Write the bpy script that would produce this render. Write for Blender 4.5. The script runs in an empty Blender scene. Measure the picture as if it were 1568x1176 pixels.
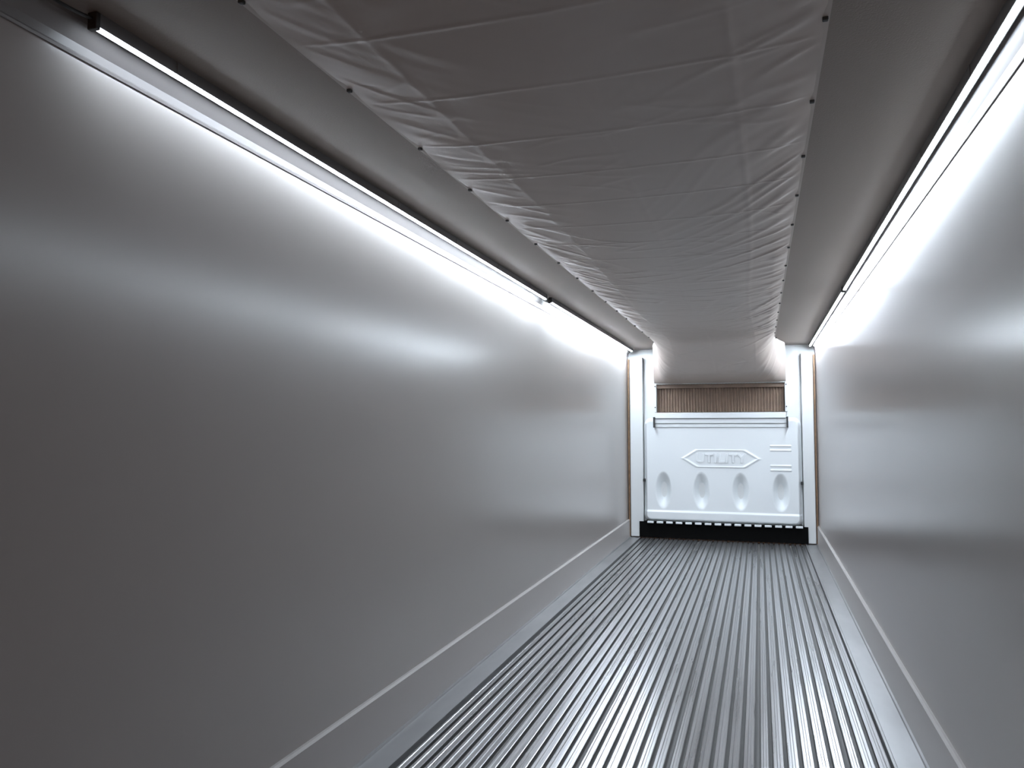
import bpy, bmesh, math
from mathutils import Vector, noise
S=bpy.context.scene
COL=S.collection

# ------------------------------------------------ materials
def mat(name, col, rough=.5, metal=0, bump=0, bscale=50, bstretch=(1,1,1), var=0, vscale=3, vstretch=(1,1,1), spec=.5, rvar=0, bdist=.01):
    m=bpy.data.materials.new(name); m.use_nodes=True
    nt=m.node_tree; b=nt.nodes['Principled BSDF']
    b.inputs['Base Color'].default_value=(*col,1); b.inputs['Roughness'].default_value=rough
    b.inputs['Metallic'].default_value=metal; b.inputs['Specular IOR Level'].default_value=spec
    tc=nt.nodes.new('ShaderNodeTexCoord')
    def nz(scale,st,det=4):
        mp=nt.nodes.new('ShaderNodeMapping'); mp.inputs['Scale'].default_value=st
        nt.links.new(tc.outputs['Object'],mp.inputs[0])
        n=nt.nodes.new('ShaderNodeTexNoise'); n.inputs['Scale'].default_value=scale; n.inputs['Detail'].default_value=det
        nt.links.new(mp.outputs[0],n.inputs['Vector']); return n
    if bump:
        n=nz(bscale,bstretch,1.0); bp=nt.nodes.new('ShaderNodeBump'); bp.inputs['Strength'].default_value=bump; bp.inputs['Distance'].default_value=bdist
        nt.links.new(n.outputs['Fac'],bp.inputs['Height']); nt.links.new(bp.outputs[0],b.inputs['Normal'])
    def rng(n,a,c):
        r=nt.nodes.new('ShaderNodeMapRange'); r.inputs['From Min'].default_value=.1; r.inputs['From Max'].default_value=.9
        r.inputs['To Min'].default_value=a; r.inputs['To Max'].default_value=c
        nt.links.new(n.outputs['Fac'],r.inputs['Value']); return r
    if var or rvar:
        n=nz(vscale,vstretch,3)
        if var:
            r=rng(n,1-var*2,1+var*2)
            vm=nt.nodes.new('ShaderNodeVectorMath'); vm.operation='SCALE'; vm.inputs[0].default_value=col
            nt.links.new(r.outputs[0],vm.inputs['Scale']); nt.links.new(vm.outputs[0],b.inputs['Base Color'])
        if rvar:
            r=rng(n,rough-rvar,rough+rvar); nt.links.new(r.outputs[0],b.inputs['Roughness'])
    return m
M_wall=mat('frp_wall',(.355,.325,.308),.23,bump=.10,bscale=.8,bstretch=(1,1.2,.6),spec=.5,bdist=.02)
M_kick=mat('kick_plate',(.38,.354,.335),.34)
M_ceil=mat('ceiling_panel',(.225,.187,.162),.55,bump=.3,bscale=170,bdist=.002)
M_cove=mat('cove_trim_plastic',(.17,.155,.148),.45)
M_alu=mat('floor_aluminium',(.45,.447,.45),.29,metal=.88,var=.11,vscale=3,vstretch=(4,.15,1),rvar=.07)
M_rail=mat('rail_aluminium',(.36,.36,.36),.40,metal=.8,var=.10,vscale=6,vstretch=(1,.3,1))
M_groove=mat('groove_aluminium',(.13,.127,.122),.6,metal=.3)
M_fab=mat('vinyl_fabric',(.39,.335,.297),.40)
M_white=mat('white_plastic',(.76,.79,.80),.38)
M_fw=mat('front_white',(.70,.715,.71),.4)
M_brown=mat('brown_strip',(.17,.10,.055),.7,var=.2,vscale=20)
M_slat=mat('brown_slats',(.20,.14,.10),.6,var=.15,vscale=8)
M_black=mat('opening_shade_black',(.003,.003,.003),.9,spec=.1)  # near-black colour stands in for the shade inside the opening
M_dark=mat('dark_metal',(.03,.03,.03),.5)
M_chan=mat('led_channel',(.22,.22,.22),.4,metal=.5)
M_cable=mat('cable_black',(.02,.02,.02),.5)
# LED diffuser: strength ramp added along the run to light the front more strongly
M_led=bpy.data.materials.new('led_emitter'); M_led.use_nodes=True
nt=M_led.node_tree; b=nt.nodes['Principled BSDF']; b.inputs['Emission Color'].default_value=(.78,.88,1.0,1)
tc=nt.nodes.new('ShaderNodeTexCoord'); sx=nt.nodes.new('ShaderNodeSeparateXYZ'); nt.links.new(tc.outputs['Object'],sx.inputs[0])
r=nt.nodes.new('ShaderNodeMapRange'); r.inputs['From Min'].default_value=1.6; r.inputs['From Max'].default_value=11
r.inputs['To Min'].default_value=38; r.inputs['To Max'].default_value=400
nt.links.new(sx.outputs['Y'],r.inputs['Value']); nt.links.new(r.outputs[0],b.inputs['Emission Strength'])

# ------------------------------------------------ helpers
def obj(name,verts,faces,m,parent=None,smooth=False,bevel=0):
    me=bpy.data.meshes.new(name); me.from_pydata(verts,[],faces); me.update()
    bm=bmesh.new(); bm.from_mesh(me); bmesh.ops.recalc_face_normals(bm,faces=bm.faces); bm.to_mesh(me); bm.free()
    o=bpy.data.objects.new(name,me); COL.objects.link(o)
    if isinstance(m,(list,tuple)):
        for k in m: me.materials.append(k)
    else: me.materials.append(m)
    if smooth: me.polygons.foreach_set('use_smooth',[True]*len(me.polygons))
    if parent: o.parent=parent
    if bevel:
        md=o.modifiers.new('bev','BEVEL'); md.width=bevel; md.segments=3; md.limit_method='ANGLE'
    return o
BF=[(0,1,2,3),(7,6,5,4),(0,4,5,1),(1,5,6,2),(2,6,7,3),(3,7,4,0)]
def bv(x0,x1,y0,y1,z0,z1):
    return [(x0,y0,z0),(x1,y0,z0),(x1,y1,z0),(x0,y1,z0),(x0,y0,z1),(x1,y0,z1),(x1,y1,z1),(x0,y1,z1)]
def boxes(name,lst,m,parent=None,bevel=0):
    V=[];F=[]
    for b in lst:
        o=len(V); V+=bv(*b); F+=[tuple(i+o for i in f) for f in BF]
    return obj(name,V,F,m,parent,bevel=bevel)
def empty(name,loc=(0,0,0)):
    e=bpy.data.objects.new(name,None); e.empty_display_size=.2; COL.objects.link(e); return e
def extrude_y(name,prof,y0,y1,m,parent=None,closed=True,bevel=0):
    n=len(prof); V=[(x,y0,z) for x,z in prof]+[(x,y1,z) for x,z in prof]
    F=[(i,(i+1)%n,(i+1)%n+n,i+n) for i in range(n if closed else n-1)]
    if closed: F+=[tuple(range(n)),tuple(range(2*n-1,n-1,-1))]
    return obj(name,V,F,m,parent,bevel=bevel)

XL,XR=-1.82,.735; H=2.71; YF=11.25; YB=-2.2
# ------------------------------------------------ shell
boxes('wall_left',[(XL-.08,XL,YB,YF+.1,-.05,H+.05)],M_wall)
boxes('wall_right',[(XR,XR+.08,YB,YF+.1,-.05,H+.05)],M_wall)
boxes('wall_front',[(XL,XR,YF,YF+.1,-.05,H+.05)],M_fw)
boxes('ceiling',[(XL,XR,YB,YF,H,H+.05)],M_ceil)
extrude_y('baseboard_left',[(XL,0),(XL+.022,0),(XL+.022,.245),(XL+.012,.255),(XL,.255)],YB,YF-.02,M_kick)
extrude_y('baseboard_right',[(XR,0),(XR-.022,0),(XR-.022,.245),(XR-.012,.255),(XR,.255)],YB,YF-.02,M_kick)
for i,(x,s) in enumerate(((XL,1),(XR,-1))):
    extrude_y('trim_%d'%(i+1),[(x,2.606),(x+.005*s,2.606),(x+.007*s,2.614),(x+.003*s,2.620),(x+.006*s,2.645),(x+.040*s,2.692),(x+.046*s,H),(x,H)],YB,YF-.005,M_cove)
# ------------------------------------------------ floor: T-bar extrusion
prof=[]
x=XL+.022
prof.append((x,-.05)); prof.append((x,.012)); 
prof+=[(x+.012,.012),(x+.016,.004),(x+.135,.002),(x+.14,.010),(x+.152,.010),(x+.155,-.03)]
gx0=x+.155; gx1=XR-.022-.155
nb=33; pitch=(gx1-gx0)/nb
for i in range(nb):
    a=gx0+i*pitch; g=.010 if i%6 else .020
    b=a+pitch-.009
    l=a+g
    prof+=[(l+.004,-.02),(l+.004,-.007),(l,-.005),(l,-.002),(l+.003,0)]
    c=(l+b)/2
    prof+=[(c-.008,0),(c-.005,-.0028),(c+.005,-.0028),(c+.008,0)]
    prof+=[(b-.003,0),(b,-.002),(b,-.005),(b-.004,-.007),(b-.004,-.02)]
x=XR-.022
prof+=[(x-.155,-.02),(x-.152,.010),(x-.14,.010),(x-.135,.002),(x-.016,.004),(x-.012,.012),(x,.012),(x,-.05)]
floor=extrude_y('floor',prof,YB,YF-.02,[M_alu,M_groove,M_rail])
me=floor.data
for p in me.polygons:
    c=p.center
    if c.z<-.012 and c.z>-.04: p.material_index=1
    elif c.x<gx0 or c.x>gx1: p.material_index=2
# ------------------------------------------------ LED strips
DZ=.016
def led(X,side,y0,y1):
    root=empty('led_strip_light')
    boxes('channel',[(X-.014,X+.014,y0,y1,H-.016-DZ,H-.0005),(X-.014,X-.011,y0,y1,H-.024-DZ,H-.016-DZ),(X+.011,X+.014,y0,y1,H-.024-DZ,H-.016-DZ)],M_chan,root)
    V=[];F=[]
    n=7
    for yy in (y0+.01,y1-.01):
        for k in range(n):
            a=math.pi*k/(n-1); V.append((X-.0095*math.cos(a),yy,H-.021-DZ-.009*math.sin(a)))
    for k in range(n-1): F.append((k,k+1,k+1+n,k+n))
    F+=[tuple(range(n)),tuple(range(2*n-1,n-1,-1)),(0,n,2*n-1,n-1)]
    obj('diffuser',V,F,M_led,root)
    boxes('end_caps',[(X-.016,X+.016,y0-.012,y0+.004,H-.034-DZ,H-.001),(X-.016,X+.016,y1-.004,y1+.012,H-.034-DZ,H-.001)],M_dark,root,bevel=.003)
    k=y0+.3; L=[]
    while k<y1-.1:
        L.append((X-.016,X+.016,k,k+.012,H-.020-DZ,H-.001)); k+=.78
    boxes('clips',L,M_chan,root)
    return root
r=led(-1.735,1,1.62,6.34); led(-1.735,1,6.50,11.04)
led(.668,-1,1.62,6.62); led(.668,-1,6.72,11.04)
def tube(name,pts,rad,m,parent=None):
    c=bpy.data.curves.new(name,'CURVE'); c.dimensions='3D'; c.bevel_depth=rad; c.bevel_resolution=3
    s=c.splines.new('NURBS'); s.points.add(len(pts)-1); s.use_endpoint_u=True; s.order_u=3
    for p,q in zip(s.points,pts): p.co=(*q,1)
    o=bpy.data.objects.new(name,c); COL.objects.link(o); c.materials.append(m)
    if parent:o.parent=parent
    return o
tube('power_cable',[(-1.735,1.61,H-.02),(-1.735,1.55,H-.03),(-1.75,1.48,H-.02),(-1.76,1.35,H-.018),(-1.755,1.1,H-.012),(-1.755,.5,H-.012),(-1.755,-1.5,H-.012)],.005,M_cable)
tube('power_cable',[(-1.735,6.35,H-.03),(-1.745,6.40,H-.045),(-1.738,6.45,H-.042),(-1.735,6.49,H-.03)],.005,M_cable)
tube('power_cable',[(.668,6.63,H-.03),(.676,6.66,H-.045),(.672,6.69,H-.042),(.668,6.71,H-.03)],.005,M_cable)

# ------------------------------------------------ fabric air duct
def sm(a,b,t):
    t=max(0,min(1,(t-a)/(b-a))); return t*t*(3-2*t)
duct=empty('fabric_air_duct')
y0,y1=-1.9,11.06
NX,NY=130,1700
V=[];F=[]
GR=.57
def edges(Y):
    w=sm(10.0,11.0,Y); return -1.30-.12*w, .195+.155*w
for j in range(NY+1):
    Y=y0+(y1-y0)*j/NY
    xl,xr=edges(Y)
    edge=H-.006-.50*sm(10.86,11.06,Y)
    ph=abs(math.sin(math.pi*(Y-2.25)/GR))
    bot=H-.028-.050*sm(1,9,Y)
    bot=bot+(H-.515-bot)*sm(9.3,11.06,Y)
    p=3.5+8*sm(9.5,11,Y)
    damp=1-.8*sm(10.2,11.0,Y)
    far=.30+.75*sm(2,7,Y)
    for i in range(NX+1):
        s=i/NX
        s=.5-.5*math.cos(math.pi*s)*.55-.5*(1-2*s)*.45
        X=xl+(xr-xl)*s
        e=1-abs(2*s-1)**p
        z=edge+(bot-edge)*e
        ed=abs(2*s-1)
        z-=.006*ph*ph*ed**14*damp
        wgt=min(1,(1-ed)*9)
        side=1 if s>.5 else -1
        d=(1-ed)*.75
        z+=.007*noise.noise(Vector((X*1.5,Y*1.1,3.1)))*wgt*damp*far
        for (sx_,sy_,o,am) in ((2.6,5.0,7.7,.0038),(3.4,4.2,17.1,.0032)):
            u=Y+ (X+.55)*(.45 if o<10 else -.55)
            q=noise.noise(Vector((X*sx_*.6+o,u*sy_,o)))
            msk=min(1,max(0,noise.noise(Vector((X*2.2,Y*1.9,o+20)))*3.2))
            z-=am*math.exp(-(q/.08)**2)*wgt*damp*far*msk
        u=Y-d*1.1*(1+.6*math.sin(Y*1.7+side))
        q=noise.noise(Vector((u*4.2,d*1.4,side*5)))
        z-=(.015 if side>0 else .008)*math.exp(-(q/.12)**2)*math.exp(-d*3.2)*wgt*damp*far
        q=noise.noise(Vector((u*12,d*3,side*9+2)))
        z+=.003*q*math.exp(-d*4)*wgt
        # packing creases
        yc=(Y+.02*math.sin(X*2.1)+.010*noise.noise(Vector((X*2,Y,0))))%.43
        z-=.0018*math.exp(-((yc-.2)/.009)**2)*wgt
        xc=(X+.02*math.sin(Y*1.1)+1.3)%.5
        z-=.0022*math.exp(-((xc-.25)/.012)**2)*wgt
        z=min(z,H-.004)
        V.append((X,Y,z))
for j in range(NY):
    for i in range(NX):
        a=j*(NX+1)+i; F.append((a,a+1,a+NX+2,a+NX+1))
obj('duct_fabric',V,F,M_fab,duct,smooth=True)
bpyL=[];k=2.25-GR*7
while k<10.8:
    a,b=edges(k)
    for X in (a,b): bpyL.append((X-.008,X+.008,k-.008,k+.008,H-.016,H-.001))
    k+=GR
boxes('fasteners',bpyL,M_dark,duct,bevel=.003)
for nm,X0 in (('hem_a',-1.30),('hem_b',.195)):
    boxes(nm,[(X0-.012,X0+.012,y0,10.2,H-.007,H-.0005)],M_fab,duct)

# ------------------------------------------------ front end
for nm,(a,b,c,d) in (('trim_3',(XL+.035,-1.60,XL+.008,XL+.030)),('trim_4',(.55,XR-.035,XR-.030,XR-.008))):
    e=empty(nm)
    boxes('post',[(a,b,11.14,YF-.001,.015,2.585)],M_fw,e,bevel=.012)
    boxes('wood_strip',[(c,d,11.13,YF-.001,.015,2.56)],M_brown,e)
bulk=empty('front_bulkhead')
bx0,bx1,bz0,bz1=-1.585,.535,.24,1.71
nx,nz_=360,250
def rr(x,z):
    cx,cz=(bx0+bx1)/2,(bz0+bz1)/2; hx,hz=(bx1-bx0)/2,(bz1-bz0)/2; r=.10
    qx,qz=abs(x-cx)-hx+r,abs(z-cz)-hz+r
    return -(math.hypot(max(qx,0),max(qz,0))+min(max(qx,qz),0)-r)
V=[];F=[];ins=[]
ov=[-1.31,-.786,-.262,.262]
def depth(x,z):
    d=rr(x,z)
    h=.09*sm(0,.05,d)
    h+=.022*(1-sm(.38,.41,z))
    for cx in ov:
        rad=math.hypot((x-cx)/.115,(z-.69)/.27)
        h-=.105*(1-sm(.30,1.0,rad))
    ax=abs(x+.525);az=abs(z-1.14)
    hexd=max(az/.125, (ax+az*1.6)/.54)
    h+=.013*math.exp(-((hexd-.93)/.05)**2)
    for zz in (1.29,1.02):
        if .13<x<.40: h+=.010*math.exp(-((abs(z-zz)-.03)/.010)**2)
    return h
for j in range(nz_+1):
    z=bz0+(bz1-bz0)*j/nz_
    for i in range(nx+1):
        x=bx0+(bx1-bx0)*i/nx
        V.append((x,11.18-depth(x,z),z)); ins.append(rr(x,z)>=-.004)
for j in range(nz_):
    for i in range(nx):
        a=j*(nx+1)+i; f=(a,a+1,a+nx+2,a+nx+1)
        if all(ins[k] for k in f): F.append(f)
pan=obj('molded_panel',V,F,M_white,bulk,smooth=True)
tc=bpy.data.curves.new('lettering','FONT'); tc.body='UTILITY'; tc.size=.17; tc.extrude=.008; tc.bevel_depth=.003; tc.align_x='CENTER'; tc.align_y='CENTER'
tc.space_character=1.15; tc.offset=.003
to=bpy.data.objects.new('lettering',tc); COL.objects.link(to); to.location=(-.525,11.088,1.14); to.rotation_euler=(math.pi/2,0,0); tc.materials.append(M_white); to.parent=bulk
boxes('top_ledge',[(-1.41,.345,11.02,11.20,1.70,1.780),(-1.43,.365,11.05,11.20,1.63,1.695),(-1.43,.365,11.07,11.20,1.575,1.625)],M_white,bulk,bevel=.008)
boxes('brackets',[(-1.435,-1.415,11.0,11.2,1.57,1.72),(.35,.37,11.0,11.2,1.57,1.72),(-1.60,-1.57,11.10,11.2,.80,.84),(.52,.545,11.10,11.2,.80,.84)],M_dark,bulk,bevel=.004)
boxes('backing',[(-1.58,.53,11.19,YF-.001,.26,1.775)],M_fw,bulk)
L=[];k=-1.54
while k<.50:
    L.append((k,k+.09,11.06,11.10,.222,.25)); k+=.132
boxes('bottom_hooks',L,M_white,bulk,bevel=.006)
ra=empty('return_air_opening')
boxes('cavity_shade_box',[(-1.66,.60,11.125,YF-.002,.013,.235)],M_black,ra)  # solid box, the gap's darkness is put into its colour
ve=empty('evaporator_vent')
V=[];F=[]
n=176; 
for i in range(n+1):
    x=-1.40+1.74*i/n; ph=i%4; yy=11.185-(.022 if ph in(1,2) else 0)
    V+=[(x,yy,1.79),(x,yy,2.19)]
F=[(2*i,2*i+2,2*i+3,2*i+1) for i in range(n)]
obj('corrugated_core',V,F,M_slat,ve)
boxes('frame',[(-1.43,-1.395,11.085,11.24,1.79,2.20),(.335,.37,11.085,11.24,1.79,2.20),(-1.43,.37,11.085,11.24,2.185,2.215)],M_fw,ve,bevel=.005)
boxes('rails',[(-1.395,.335,11.12,11.18,2.13,2.18)],M_slat,ve)
boxes('screws',[(-1.42,-1.405,11.075,11.09,2.15,2.165),(.345,.36,11.075,11.09,2.15,2.165),(-1.42,-1.405,11.075,11.09,1.85,1.865),(.345,.36,11.075,11.09,1.85,1.865)],M_dark,ve)

# ------------------------------------------------ world
w=bpy.data.worlds.new('w'); S.world=w; w.use_nodes=True
w.node_tree.nodes['Background'].inputs[0].default_value=(1,.50,.27,1); w.node_tree.nodes['Background'].inputs[1].default_value=.38
# ------------------------------------------------ camera
cam=bpy.data.cameras.new('camera'); co=bpy.data.objects.new('camera',cam); COL.objects.link(co)
cam.sensor_width=36; cam.lens=1178/1568*36; cam.clip_start=.02
co.location=(0,0,1.56); co.rotation_euler=(math.radians(90+3.30),0,math.radians(17.81)); S.camera=co
S.view_settings.view_transform='Standard'; S.view_settings.exposure=-.03
